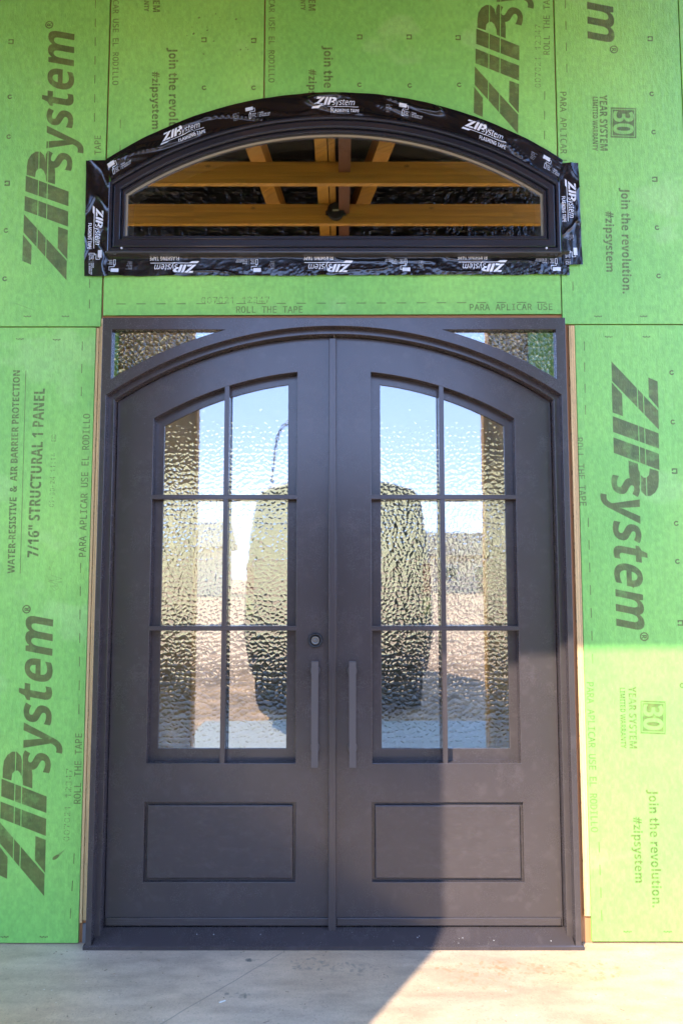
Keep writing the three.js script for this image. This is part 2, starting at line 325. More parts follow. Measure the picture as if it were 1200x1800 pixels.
  for (let i = 0; i < p.count; i++) u.setXY(i, (p.getX(i) - x0) / (x1 - x0), 1 - (p.getZ(i) - z0) / (z1 - z0));
  const rt = tex(paint(512, 512, (i, j) => { const v = 150 + 80 * (fbm(i * 0.03, j * 0.05, 4) - 0.5); return [v, v, v]; }), false);
  structure(mesh('porch_slab', g, mat([1, 1, 1], 0.95, { map: t, roughnessMap: rt }))).userData.label = 'trowelled concrete porch slab with dried mud and scuffs';
  const bits = [], wood = mat([0.30, 0.22, 0.13], 0.9);
  for (let i = 0; i < 70; i++) { const x = -1.3 + 2.6 * rnd(), z = 0.012 + 0.9 * rnd() ** 2.2, L = 0.004 + 0.014 * rnd() ** 3; bits.push(new THREE.BoxGeometry(L, 0.0016, 0.0012 + 0.002 * rnd()).rotateY(rnd() * 6.28).translate(x, 0.0009, z)); }
  const chips = mesh('wood_chips', bits, wood); chips.userData = { label: 'scattered wood splinters and grit on the concrete', category: 'debris', kind: 'stuff' };
  const cs = mat([0.47, 0.44, 0.37], 0.85);
  structure(mesh('walkway', [bx(-1.32, 2.6, -0.13, -0.012, 2.76, 4.22, 0.05)], cs)).userData.label = 'pale concrete walk leading to the porch';
}
{
  const m = mat([0.48, 0.42, 0.33], 0.9);
  const BZ = -6.2;                                                 // the far wall is framed but still open towards the field
  structure(mesh('interior_floor', bx(-3.2, 3.2, -0.12, -0.002, BZ, -0.2), mat([0.45, 0.42, 0.37], 0.3)));
  structure(mesh('added_loft_ceiling', [bx(-3.2, 3.2, 2.60, 2.68, BZ, -0.2), bx(-3.3, 3.3, 5.2, 5.3, BZ - 0.1, -0.2)], m));   // room ceiling; unseen closed loft added above it to darken the arched window
  const back = [bx(-3.2, -3.0, 0, 2.6, BZ - 0.1, BZ), bx(3.0, 3.2, 0, 2.6, BZ - 0.1, BZ), bx(-3.2, 3.2, 2.60, 5.2, BZ - 0.1, BZ), bx(1.0, 3.0, 0, 0.5, BZ - 0.1, BZ), bx(-3.0, 1.0, 0, 0.62, BZ - 0.1, BZ)];
  for (const x of [-1.75, 0.85, 1.65, 2.05, 2.45]) back.push(bx(x - 0.07, x + 0.07, 0.6, 2.6, BZ - 0.1, BZ));
  back.push(bx(0.93, 1.2, 0.55, 2.6, BZ - 0.09, BZ - 0.01));
  structure(mesh('interior_wall', [bx(-3.3, -3.2, 0, 5.2, BZ, -0.2), bx(3.2, 3.3, 0, 5.2, BZ, -0.2), ...back], m));
  const g = new THREE.PlaneGeometry(150, 60, 150, 60).rotateX(-Math.PI / 2).translate(0, 0, -66), p = g.attributes.position;
  for (let i = 0; i < p.count; i++) { const x = p.getX(i), z = p.getZ(i); p.setY(i, -0.1 + 10.5 * smooth(-37, -64, z) * (0.75 + 0.5 * fbm(x * 0.05 + 3, z * 0.05, 3)) + 0.6 * (fbm(x * 0.4, z * 0.4, 3) - 0.5) * smooth(-37, -42, z)); }
  g.computeVertexNormals(); const t = tex(paint(512, 512, (i, j) => { const v = 0.8 + 0.5 * (fbm(i * 0.05, j * 0.05, 4) - 0.5) + 0.2 * (hash(i, j) - 0.5); return [238 * v, 218 * v, 158 * v]; }), true, [8, 4]); t.wrapS = t.wrapT = THREE.MirroredRepeatWrapping;
  structure(mesh('hillside', g, mat([1, 1, 1], 0.95, { map: t }))).userData.label = 'slope of dry yellow grass behind the house';
}

// ---------------------------------------------------------------- sheathed wall
const WZ = -0.044, WB = -0.055, CY = 1.671;                         // face of the sheathing, its back, centre height of the window's arcs
{
  const wall = thing('house_wall', 'green sheathed house wall around the arched window and double doors', 'wall');
  const hole = archShape(-0.905, 0.905, 2.725, 1.585, CY), doorHole = [[-0.93, -0.01], [0.93, -0.01], [0.93, 2.44], [-0.93, 2.44]];
  mesh('wall_framing', ext([[-3.3, 0.002], [-0.932, 0.002], [-0.932, 2.437], [0.932, 2.437], [0.932, 0.002], [3.3, 0.002], [3.3, 5.2], [-3.3, 5.2]], [hole], -0.2, -0.0565), rawBrown, wall);
  const panel = (key, pts, x0, x1, y0, y1, salt, label, extra) => {
    const m = mat([1, 1, 1], 0.50, { map: sheathingTexture(key, x0, x1, y0, y1, salt, extra), bumpMap: osbBump, bumpScale: 0.0032 });
    const g = ext(pts, [], WB, WZ, 0.0008); planarUV(g, x0, x1, y0, y1);
    return mesh('sheathing_panel', g, m, wall, label);
  };
  const TOP = 4.02, hx = 0.898, arcTop = (x) => arcY(x, 1.578, CY);
  panel('A', rect(-1.66, -0.949, 2.4030, TOP), -1.66, -0.94, 2.40, TOP, 1, 'green panel left of the arched window with upright brown logo', (c, X, Y) => { c.globalAlpha = 0.5; c.lineWidth = 1; c.beginPath(); c.moveTo(X(-1.30), Y(2.5)); c.lineTo(X(-1.22), Y(2.47)); c.stroke(); });
  panel('B', [[-0.9420, 2.71], [-0.9420, TOP], [-0.2965, TOP], [-0.2965, arcTop(-0.2965)], ...arcPts(-0.31, -hx, 1.578, CY, 18), [-hx, 2.71]].reverse(), -0.95, -0.29, 2.70, TOP, 2, 'green panel above the left half of the arched window', (c, X, Y) => {
    for (let i = 0; i < 26; i++) { c.globalAlpha = 0.5 + 0.4 * rnd(); const r = 1 + 2.4 * rnd() ** 2; c.beginPath(); c.ellipse(X(-0.62 + 0.26 * rnd()), Y(3.56 + 0.2 * rnd()), r, r * 0.7, rnd() * 3, 0, 7); c.fill(); }
  });
  panel('C', [[-0.2905, TOP], [-0.2905, arcTop(-0.2905)], ...arcPts(-0.28, hx, 1.578, CY, 36), [hx, 2.71], [0.9235, 2.71], [0.9235, TOP]], -0.30, 0.93, 2.70, TOP, 3, 'green panel above the right of the arched window with cut off logo');
  panel('D', rect(0.9295, 1.4510, 2.4130, TOP), 0.92, 1.46, 2.40, TOP, 4, 'green panel right of the arched window with boxed number print');
  panel('E', rect(1.4555, 2.3, 2.4125, TOP), 1.45, 2.30, 2.40, TOP, 5, 'green panel edge in the top right corner');
  panel('F', [[-0.9395, 2.449], [0.9245, 2.455], [0.9245, 2.706], [-0.9425, 2.706]], -0.95, 0.93, 2.44, 2.71, 6, 'narrow green panel strip between the window and the doors');
  panel('G', rect(-1.66, -0.9675, 0.004, 2.3980), -1.66, -0.96, 0, 2.40, 7, 'green panel left of the doors with two columns of lettering', (c, X, Y) => {
    c.globalAlpha = 1; c.save(); c.translate(X(-1.062), Y(0.318)); c.rotate(-0.6); c.beginPath(); c.ellipse(0, 0, 9, 4, 0, 0, 7); c.fill(); c.globalAlpha = 0.5; c.beginPath(); c.moveTo(4, -3); c.lineTo(30, -3); c.lineTo(6, 3); c.fill(); c.restore();
    c.globalAlpha = 0.35; c.lineWidth = 1; c.beginPath(); for (let i = 0; i < 30; i++) c[i ? 'lineTo' : 'moveTo'](X(-1.13 + 0.07 * vnoise(i * 0.5, 4)), Y(1.42 - 0.004 * i + 0.05 * vnoise(i * 0.6, 9))); c.stroke();
  });
  panel('H', rect(0.9785, 1.66, 0.010, 2.4080), 0.97, 1.66, 0, 2.41, 8, 'green panel right of the doors with downward logo, half in sun', (c, X, Y) => { c.globalAlpha = 0.8; c.save(); c.translate(X(1.172), Y(1.352)); c.rotate(0.6); c.fillRect(-8, -2, 16, 3); c.restore(); });
  // outer pieces that carry the wall on past the frame
  mesh('sheathing_panel', ext(rect(-2.3, -1.664, 0.004, TOP), [], WB, WZ, 0.0008), mat([0.22, 0.50, 0.11], 0.5), wall); mesh('sheathing_panel', ext(rect(1.664, 2.3, 0.022, 2.4085), [], WB, WZ, 0.0008), mat([0.22, 0.50, 0.11], 0.5), wall);
  // laminated board edges that show in the gap beside the door frame
  const strip = (x0, x1, y0, y1, z) => { const g = bx(x0, x1, y0, y1, -0.18, z, 0.0015); planarUV(g, x0, x1, y0, y1); return g; };
  mesh('board_edge', strip(-0.9665, -0.9555, 0.075, 2.397, -0.0455), boardEdge, wall, 'raw laminated board edge left of the door frame'); mesh('board_edge', strip(-0.9540, -0.9335, 0.085, 2.435, -0.047), boardEdge, wall, 'raw laminated board edge left of the door frame');
  mesh('board_edge', strip(0.9535, 0.9775, 0.10, 2.407, -0.0455), boardEdge, wall, 'raw laminated board edge right of the door frame'); mesh('board_edge', strip(0.9335, 0.9520, 0.08, 2.435, -0.070), rawBrown, wall);
  mesh('shim', bx(-0.955, -0.932, 0.0, 0.072, -0.16, -0.05, 0.003), mat([0.16, 0.15, 0.16], 0.6), wall); mesh('shim', bx(0.932, 0.956, 0.0, 0.085, -0.16, -0.06, 0.003), mat([0.20, 0.13, 0.07], 0.8), wall);
}

// ---------------------------------------------------------------- arched window over the door
{
  const win = thing('arched_window', 'long low arched window with black frame above the double doors', 'window');
  const gx = 0.858, gy = 2.777, gR = 1.551;                        // glass opening
  const ring = (o0, o1, z0, z1, b) => ext(archShape(-gx - o1, gx + o1, gy - o1 * 1.2, gR + o1, CY, 60), [archShape(-gx - o0, gx + o0, gy - o0 * 1.2, gR + o0, CY, 60)], z0, z1, b);
  mesh('outer_frame', ring(0.0475, 0.063, -0.14, -0.008, 0.005), windowVinyl, win);
  mesh('sash', ring(0.0150, 0.0450, -0.14, -0.014, 0.006), windowVinyl, win);
  mesh('glazing_bead', [ring(0.0, 0.0125, -0.14, -0.026, 0.003), ring(0.012, 0.048, -0.14, -0.036, 0.001)], windowVinyl, win);
  mesh('inner_frame', ring(-0.006, 0.001, -0.14, -0.044, 0.001), mat([0.30, 0.26, 0.18], 0.4), win);
  mesh('sill_nosing', bx(-0.924, 0.918, 2.692, 2.7025, -0.04, 0.002, 0.005), mat([0.05, 0.05, 0.055], 0.14), win);
  mesh('glass_pane', ext(archShape(-gx - 0.004, gx + 0.004, gy - 0.004, gR + 0.004, CY, 60), [], -0.052, -0.049), windowGlass, win);
  for (const s of [-1, 1]) mesh('screw_cap', new THREE.CylinderGeometry(0.004, 0.004, 0.004, 12).rotateX(Math.PI / 2).translate(s * 0.86, 2.715, -0.006), mat([0.6, 0.6, 0.6], 0.4), win);
}

// ---------------------------------------------------------------- flashing tape
function tapeLogo(c, x, y, k, turn) {                              // k = texels per metre
  c.save(); c.translate(x, y); c.rotate(turn); c.fillStyle = c.strokeStyle = '#dfe2e6';
  const cap = 0.034 * k, u = 0.033 * k; c.save(); c.translate(-0.092 * k, 0.004 * k);
  for (const poly of LOGO) { c.beginPath(); poly.forEach(([a, b], i) => c[i ? 'lineTo' : 'moveTo'](a * u * 0.98, -b * cap)); c.closePath(); c.fill(); }
  c.beginPath(); c.moveTo(-0.12 * u, 0.16 * cap); c.lineTo(5.7 * u, 0.16 * cap); c.lineTo(5.7 * u, 0.24 * cap); c.lineTo(0.9 * u, 0.24 * cap); c.lineTo(0.6 * u, 0.42 * cap); c.lineTo(-0.35 * u, 0.42 * cap); c.closePath(); c.fill();
  c.font = `${0.037 * k}px sans-serif`; c.textAlign = 'left'; const w = c.measureText('system').width; c.transform(0.096 * k / w, 0, -0.2, 1, 0, 0); c.fillText('system', 2.78 * u, 0.02 * cap); c.restore();
  c.font = `bold ${0.022 * k}px sans-serif`; c.textAlign = 'left'; const s = 'FLASHING TAPE', w2 = c.measureText(s).width; c.save(); c.translate(-0.022 * k, 0.037 * k); c.scale(0.122 * k / w2, 1); c.fillText(s, 0, 0); c.restore();
  c.restore();
}
function tapeRoller(c, x, y, k, turn) {
  c.save(); c.translate(x, y); c.rotate(turn); c.fillStyle = c.strokeStyle = '#ccd2d8';
  c.fillRect(-0.02 * k, -0.028 * k, 0.032 * k, 0.016 * k); c.lineWidth = 0.0025 * k; c.beginPath(); c.moveTo(0.012 * k, -0.02 * k); c.lineTo(0.019 * k, -0.02 * k); c.lineTo(0.019 * k, -0.005 * k); c.lineTo(-0.002 * k, -0.005 * k); c.lineTo(-0.002 * k, 0.004 * k); c.stroke();
  c.strokeRect(-0.006 * k, 0.002 * k, 0.008 * k, 0.022 * k);
  c.font = `bold ${0.0078 * k}px sans-serif`; c.textAlign = 'left'; ['ROLL', 'THE', 'TAPE'].forEach((s, i) => c.fillText(s, 0.006 * k, (0.009 + 0.0075 * i) * k)); ['PARA', 'APLICAR USE', 'EL RODILLO'].forEach((s, i) => c.fillText(s, 0.036 * k, (0.009 + 0.0075 * i) * k)); c.fillRect(0.031 * k, 0.002 * k, 0.001 * k, 0.024 * k);
  c.font = `${0.006 * k}px sans-serif`; for (let i = 0; i < 5; i++) c.fillText(['AAMA 711', 'ICC ES', 'ESR 2227', 'LEVEL 3', 'TYPE A'][i], -0.075 * k, (-0.012 + 0.0072 * i) * k);
  c.restore();
}
function tapeMaterial(w, h, draw, salt) {
  const c = canvas(w, h), x = c.getContext('2d'); x.fillStyle = '#0b0b0e'; x.fillRect(0, 0, w, h); draw(x, w, h);
  return mat([1, 1, 1], 0.26, { map: tex(c), clearcoat: 0.5, clearcoatRoughness: 0.16 });
}
// a sheet laid by at(s, t) -> [x, y]; folds rise from the wall in z
function tapeSheet(name, m, at, ns, nt, lift, fold, label) {
  const pos = [], uv = [], idx = [];
  for (let j = 0; j <= nt; j++) for (let i = 0; i <= ns; i++) { const s = i / ns, t = j / nt, [x, y] = at(s, t); pos.push(x, y, WZ + lift + fold(s, t, x, y)); uv.push(s, t); }
  for (let j = 0; j < nt; j++) for (let i = 0; i < ns; i++) { const a = j * (ns + 1) + i; idx.push(a, a + 1, a + ns + 2, a, a + ns + 2, a + ns + 1); }
  const g = new THREE.BufferGeometry(); g.setAttribute('position', new THREE.Float32BufferAttribute(pos, 3)); g.setAttribute('uv', new THREE.Float32BufferAttribute(uv, 2)); g.setIndex(idx); g.computeVertexNormals();
  m.side = THREE.DoubleSide; return tag(mesh(name, g, m), label, 'tape', 'black flashing tape around the window');
}
{
  const ridge = (x) => 1 - Math.abs(2 * x - 1);
  const PH = 0.6047, RO = 1.662, CO = 1.739;
  // arch: runs from the left springing to the right one
  const k = 1020, arcM = tapeMaterial(2048, 128, (c, w, h) => {
    const U = (x, y) => (Math.atan2(x, y - CO) + PH) / (2 * PH) * w, V = (y) => y;
    for (const [x, y] of [[-0.622, 3.233], [0.006, 3.358], [0.61, 3.218]]) tapeLogo(c, U(x, y), 0.42 * h, k, 0);
    for (const [x, y] of [[-0.905, 3.09], [-0.345, 3.326], [0.285, 3.338], [0.865, 3.105]]) tapeRoller(c, U(x, y), 0.45 * h, k, 0);
  });
  tapeSheet('flashing_tape', arcM, (s, t) => {
    const a = -PH + 2 * PH * s, e = 0.004 * (fbm(s * 24, 3, 3) - 0.5) * (t > 0.97 ? 1 : 0), ro = RO + e, xo = ro * Math.sin(a), yo = CO + ro * Math.cos(a), xi = 1.606 * Math.sin(a), yi = CY + 1.606 * Math.cos(a);
    return [xi + (xo - xi) * t, yi + (yo - yi) * t];
  }, 420, 20, 0.010, (s, t) => {
    const q = s * 13 - 1.6 * t, p = Math.pow(ridge(vnoise(q * 0.8 + 3.0 * (t - 0.5), 2.1 + t * 1.7)), 9) * 0.011 + 0.0015 * fbm(s * 20, t * 2, 2) + 0.003 * Math.pow(ridge(vnoise(s * 26 + t * 4, t * 2 + 8)), 9);
    return p * smooth(0, 0.12, 1 - t) + 0.016 * smooth(0.22, 0, t);
  }, 'black wrinkled flashing tape arching over the top of the window');
  const botM = tapeMaterial(2048, 104, (c, w, h) => {
    const kk = w / 1.89, U = (x) => (x + 0.935) * kk;
    for (const x of [-0.655, -0.028, 0.60]) tapeLogo(c, U(x), 0.56 * h, kk, Math.PI);
    for (const x of [-0.90, -0.32, 0.287, 0.90]) tapeRoller(c, U(x), 0.55 * h, kk, Math.PI);
  });
  tapeSheet('flashing_tape', botM, (s, t) => [-0.935 + 1.895 * s, 2.612 + 0.005 * s + (0.098) * t + (t < 0.03 ? 0.006 * (fbm(s * 40, 7, 3) - 0.5) : 0)], 560, 24, 0.004, (s, t) => {
    const rough = smooth(0.06, 0.5, s), low = smooth(0.75, 0.2, t);
    return 0.0042 * rough * low * fbm(s * 150, t * 11, 3) + 0.003 * fbm(s * 40, t * 3 + 2, 3) + 0.010 * smooth(0.72, 1, t) + 0.0045 * Math.pow(ridge(vnoise(s * 9, t * 2.4 + 3)), 8);
  }, 'black crinkled flashing tape strip under the window with upside down print');
  const sideM = (cy, ry, y0, y1) => tapeMaterial(200, 1024, (c, w, h) => { const kk = h / (y1 - y0); tapeLogo(c, w * 0.50, (y1 - cy) * kk, kk * 0.92, Math.PI / 2); tapeRoller(c, w * 0.45, (y1 - ry) * kk, kk, Math.PI / 2); });
  const side = (x0, x1, y0, y1, lean, m, label, salt) => tapeSheet('flashing_tape', m, (s, t) => [x0 + (x1 - x0) * s + lean * (1 - t) + 0.002 * (s === 0 || s === 1 ? vnoise(t * 9, salt) : 0), y0 + (y1 - y0) * t], 20, 110, 0.0075, (s, t) => 0.005 * fbm(s * 3 + salt, t * 7, 3) + 0.006 * Math.pow(ridge(vnoise(s * 1.6 + t * 5 + salt, t * 3 - s)), 9), label);
  side(-1.026, -0.930, 2.610, 3.104, 0.007, sideM(2.815, 2.70, 2.61, 3.104), 'black flashing tape strip left of the window', 3);
  side(0.925, 1.006, 2.658, 3.092, 0.006, sideM(2.93, 2.71, 2.658, 3.092), 'black flashing tape strip right of the window', 11);
}

// ---------------------------------------------------------------- double door
{
  const door = thing('double_door', 'dark bronze arched double door with textured glass and long pull handles', 'door');
  const C0 = 0.791, R1 = 1.598, R2 = 1.577;                        // all the arcs share one centre
  const span = (s) => { const o = [[s * 0.888, 2.375], [s * 0.4338, 2.375]]; for (let i = 1; i <= 20; i++) { const x = 0.4338 + (0.888 - 0.4338) * i / 20; o.push([s * x, arcY(x, 1.642, C0)]); } return s > 0 ? o : o.reverse(); };
  const inner = (a, R, y0) => archShape(-a, a, y0, R, C0, 64);
  mesh('frame', ext([[-0.926, 0.0], [-0.904, 0.0], ...arcPts(-0.904, 0.904, R1, C0, 64), [0.904, 0.0], [0.926, 0.0], [0.926, 2.424], [-0.926, 2.424]].reverse(), [span(-1), span(1)], -0.15, 0, 0.0018), doorPaint, door);
  mesh('frame_stop', ext([[-0.906, 0.012], [-0.882, 0.012], ...arcPts(-0.882, 0.882, R2, C0, 64), [0.882, 0.012], [0.906, 0.012], ...arcPts(0.906, -0.906, R1 + 0.002, C0, 64)].reverse(), [], -0.15, -0.036, 0.0018), doorPaint, door);
  const prof = [[-0.15, 0.0], [0.003, 0.0], [0.004, 0.012], [0.0, 0.0155], [-0.064, 0.046], [-0.072, 0.049], [-0.15, 0.049]].map(([z, y]) => [-z, y]);
  const sill = new THREE.ExtrudeGeometry(shape(prof.reverse()), { depth: 1.80, bevelEnabled: false }).rotateY(Math.PI / 2).translate(-0.90, 0, 0);
  const foot = new THREE.ExtrudeGeometry(shape([[-0.004, 0], [-0.004, 0.012], [0, 0.015], [0.1, 0.015], [0.1, 0]].reverse()), { depth: 1.868, bevelEnabled: false }).rotateY(Math.PI / 2).translate(-0.934, 0.0005, 0);
  mesh('threshold', [sill, foot], doorPaint, door, 'sloping door threshold dusted with grit');
  for (const s of [-1, 1]) {
    const bead = span(s);
    mesh('glass_pane', ext(bead, [], -0.024, -0.021), clearGlass, door); mesh('patterned_pane', ext(bead, [], -0.035, -0.0305), transomGlass, door);
  }
  const grit = []; for (let i = 0; i < 26; i++) { const x = -0.85 + 1.7 * Math.pow(rnd(), 0.45), z = -0.06 + 0.055 * rnd(), y = 0.0165 + (-z) * 0.477; const r = 0.0008 + 0.0014 * rnd() ** 3; grit.push(new THREE.IcosahedronGeometry(r, 0).translate(x, y, z)); }
  const gritMesh = mesh('grit', grit, mat([0.42, 0.40, 0.37], 0.9), door); gritMesh.userData.kind = 'stuff';

  const xo = [0.150, 0.732], xg = [0.190, 0.699], yo = 0.661, yg = 0.707, RO = 1.4385, RG = 1.4025, mx = 0.4365, my = [1.1835, 1.708], FZ = -0.075, SZ = -0.122;
  for (const s of [-1, 1]) {
    const M = (pts) => (s > 0 ? pts : pts.map(([x, y]) => [-x, y]).reverse());
    const X = (a, b) => (s > 0 ? [a, b] : [-b, -a]), B = (a, b, y0, y1, z0, z1, r) => bx(...X(a, b), y0, y1, z0, z1, r);
    const px = [0.148, 0.735], py = [0.214, 0.513];
    const leaf = ext(M([[0.002, 0.052], [0.879, 0.052], ...arcPts(0.879, 0.002, R2 - 0.003, C0, 40)]), [M(archShape(xo[0], xo[1], yo, RO, C0, 40)), M(rect(...px, ...py))], -0.137, FZ, 0.0016);
    const L = mesh('door_leaf', [leaf, B(px[0] - 0.01, px[1] + 0.01, py[0] - 0.01, py[1] + 0.01, -0.12, -0.091)], doorPaint, door, s < 0 ? 'left door leaf with deadbolt and pull handle' : 'right door leaf partly in sunlight');
    mesh('lower_panel', B(px[0] + 0.011, px[1] - 0.011, py[0] + 0.011, py[1] - 0.011, -0.11, -0.077, 0.006), doorPaint, L);
    mesh('glazing_frame', ext(M(archShape(xo[0] - 0.004, xo[1] + 0.004, yo - 0.004, RO + 0.004, C0, 40)), [M(archShape(xg[0], xg[1], yg, RG, C0, 40))], -0.1365, SZ, 0.0015), doorPaint, L);
    mesh('bottom_rail', B(0.012, 0.872, 0.055, 0.084, FZ - 0.01, FZ + 0.007, 0.003), doorPaint, L);
    // muntins: a flat bar in front and a narrower spacer against the glass
    const top = arcY(mx, RO, C0) + 0.004;
    mesh('muntin', [B(mx - 0.0095, mx + 0.0095, yo - 0.002, top, -0.098, FZ - 0.0008, 0.0015), B(mx - 0.0075, mx + 0.0075, yg - 0.01, arcY(mx, RG, C0) + 0.01, -0.139, -0.097)], doorPaint, L);
    for (const y of my) mesh('muntin', [B(xo[0] - 0.002, xo[1] + 0.002, y - 0.0092, y + 0.0092, -0.096, FZ + 0.0006, 0.0015), B(xg[0] - 0.01, xg[1] + 0.01, y - 0.0073, y + 0.0073, -0.1385, -0.0955)], doorPaint, L);
    // six lights: a smooth outer sheet and the rolled pattern behind it
    const cols = [[xg[0] - 0.004, mx - 0.005], [mx + 0.005, xg[1] + 0.004]], rows = [[yg - 0.004, my[0] - 0.005], [my[0] + 0.005, my[1] - 0.005], [my[1] + 0.005, null]];
    for (const [a, b] of cols) for (const [c, d] of rows) {
      const pts = M(d === null ? archShape(a, b, c, RG + 0.004, C0, 16) : rect(a, b, c, d));
      mesh('glass_pane', ext(pts, [], -0.130, -0.1275), clearGlass, L); mesh('patterned_pane', ext(pts, [], -0.1368, -0.1325), patternedGlass, L);
    }
    // pull handle
    const hx = s < 0 ? -0.0735 : 0.0725, hb = bx(hx - 0.0133, hx + 0.0133, 0.657, 1.06, -0.034, -0.020, 0.0018), posts = [];
    for (const y of [1.018, 0.722]) { posts.push(new THREE.CylinderGeometry(0.0125, 0.0125, 0.05, 24).rotateX(Math.PI / 2).translate(hx, y, -0.055)); posts.push(new THREE.CylinderGeometry(0.0195, 0.0195, 0.007, 28).rotateX(Math.PI / 2).translate(hx + 0.0, y, FZ + 0.0035)); }
    mesh('pull_handle', [hb, ...posts], handlePaint, L);
    if (s < 0) {
      mesh('deadbolt', new THREE.LatheGeometry([[0.0195, 0.001], [0.0195, 0.007], [0.0215, 0.012], [0.0262, 0.014], [0.0288, 0.011], [0.0295, 0.0]].map((p) => new THREE.Vector2(...p)), 40).rotateX(Math.PI / 2).translate(-0.0735, 1.137, FZ), rubber, L);
      mesh('lock_cylinder', [new THREE.LatheGeometry([[0.0, 0.0075], [0.0075, 0.0075], [0.0082, 0.006], [0.0092, 0.006], [0.0100, 0.0085], [0.0155, 0.0085], [0.0165, 0.007], [0.0185, 0.007], [0.0192, 0.0]].map((p) => new THREE.Vector2(...p)), 36).rotateX(Math.PI / 2).translate(-0.0735, 1.137, FZ)], steel, L);
      mesh('keyhole', [bx(-0.0747, -0.0723, 1.1310, 1.1415, FZ + 0.006, FZ + 0.0082), new THREE.TorusGeometry(0.0090, 0.0010, 8, 32).translate(-0.0735, 1.137, FZ + 0.0082), new THREE.TorusGeometry(0.0160, 0.0011, 8, 40).translate(-0.0735, 1.137, FZ + 0.0078)], rubber, L);
    } else {
      mesh('astragal', bx(-0.0205, 0.0085, 0.042, 2.358, FZ - 0.002, FZ + 0.019, 0.003), doorPaint, L); mesh('astragal_edge', bx(0.0085, 0.0135, 0.052, 2.356, FZ - 0.002, FZ + 0.004, 0.001), doorPaint, L);
    }
  }
}

// ---------------------------------------------------------------- porch: what the glass mirrors and what shades the wall
{
  const porch = thing('porch', 'timber porch frame and piers in front of the door', 'porch');
  const lum = (x0, x1, y0, y1, z0, z1, axis) => {                   // board with the grain along its length
    const g = bx(x0, x1, y0, y1, z0, z1), p = g.attributes.position, n = g.attributes.normal, u = g.attributes.uv;
    for (let i = 0; i < p.count; i++) { const l = axis === 'x' ? p.getX(i) : axis === 'z' ? p.getZ(i) : p.getY(i), c = axis === 'y' ? p.getX(i) + p.getZ(i) : Math.abs(n.getY(i)) > 0.5 ? p.getX(i) + p.getZ(i) : p.getY(i); u.setXY(i, l * 0.45 + z0 * 1.7 + x0 * 0.3, c * 4.2 + x0); }
    return g;
  };
  const green = mat([0.22, 0.50, 0.11], 0.5);
  mesh('pier', bx(-2.95, -1.09, -0.02, 3.632, 2.46, 2.535), strandBoard, porch); mesh('pier_sheathing', bx(-2.95, -1.09, -0.02, 3.9, 2.537, 2.55), green, porch);
  mesh('pier', bx(1.13, 1.62, -0.02, 3.632, 2.46, 2.535), strandBoard, porch); mesh('pier_sheathing', bx(1.13, 1.62, -0.02, 3.9, 2.537, 2.55), green, porch);
  mesh('pier_lining', bx(1.115, 1.13, -0.02, 3.632, 2.45, 2.55), lumber, porch); mesh('pier_lining', bx(-1.09, -1.075, -0.02, 3.632, 2.45, 2.55), lumber, porch);
  mesh('pier_sheathing', bx(-2.95, -1.63, -0.02, 3.632, 2.446, 2.459), green, porch); mesh('pier_sheathing', bx(1.42, 1.9, -0.02, 2.6, 2.446, 2.459), green, porch); mesh('pier_sheathing', bx(1.42, 1.9, 2.604, 3.66, 2.446, 2.459), green, porch);
  mesh('header_beam', lum(-2.95, 1.9, 3.637, 3.84, 2.46, 2.535, 'x'), lumber, porch);
  // crumpled dark plastic underlay; it catches light in its creases
  const crease = tex(paint(512, 512, (i, j) => { let v = 0, f = 0.012; for (let q = 0; q < 4; q++) { v += (1 - Math.abs(2 * vnoise(i * f + q * 9, j * f * 1.3 + 4) - 1)) / (1 + q); f *= 2.1; } v *= 118; return [v, v, v]; }), false, [1 / 0.7, 1 / 0.7]);
  crease.wrapS = crease.wrapT = THREE.MirroredRepeatWrapping;
  const film = mat([0.006, 0.005, 0.004], 0.13, { bumpMap: crease, bumpScale: 0.05, ior: 1.55 });
  mesh('underlay', planarUV(bx(-2.95, 1.9, 3.845, 4.6, 2.47, 2.5), 0, 1, 0, 1), film, porch); mesh('underlay', bx(-2.95, 1.9, 4.6, 4.62, -0.2, 2.5), mat([0.006, 0.005, 0.004], 0.6), porch);
  mesh('roof', bx(-3.0, 1.95, 4.63, 4.7, -0.3, 2.6), mat([0.1, 0.09, 0.08], 0.9), porch); mesh('fascia', bx(-2.95, 1.9, 3.905, 4.62, 2.51, 2.55), green, porch);
  for (const z of [0.39, 0.92, 1.45, 1.98]) mesh('ceiling_joist', lum(-2.95, 1.9, 3.83, 3.97, z - 0.019, z + 0.019, 'x'), lumber, porch);
  for (const [x, w] of [[-0.095, 0.075], [-0.03, 0.04]]) mesh('ridge_board', lum(x - w / 2, x + w / 2, 3.974, 4.12, 0.02, 2.46, 'z'), lumber, porch);
  mesh('ridge_board', lum(0.012, 0.085, 3.90, 4.25, 0.02, 2.46, 'z'), mat([0.13, 0.05, 0.02], 0.7), porch);
  for (const [xa, xb, w] of [[-0.60, -0.44, 0.10], [0.46, 0.14, 0.10]]) {
    const dx = xb - xa, L = Math.hypot(dx, 1.9), g = lum(-w / 2, w / 2, 0, 0.14, -L / 2, L / 2, 'z').rotateY(Math.atan2(dx, 1.9)).translate((xa + xb) / 2, 4.06, 1.45);
    mesh('rafter', g, lumber, porch);
  }
  const fx = mesh('ceiling_fixture', [new THREE.CylinderGeometry(0.052, 0.058, 0.05, 28).rotateX(Math.PI / 2).translate(-0.01, 3.90, 1.935), bx(-0.08, 0.06, 3.885, 3.915, 1.94, 1.96, 0.004)], rubber, porch);
  mesh('fixture_label', bx(-0.032, 0.012, 3.894, 3.906, 1.907, 1.9095), mat([0.4, 0.38, 0.33], 0.6), fx);
}

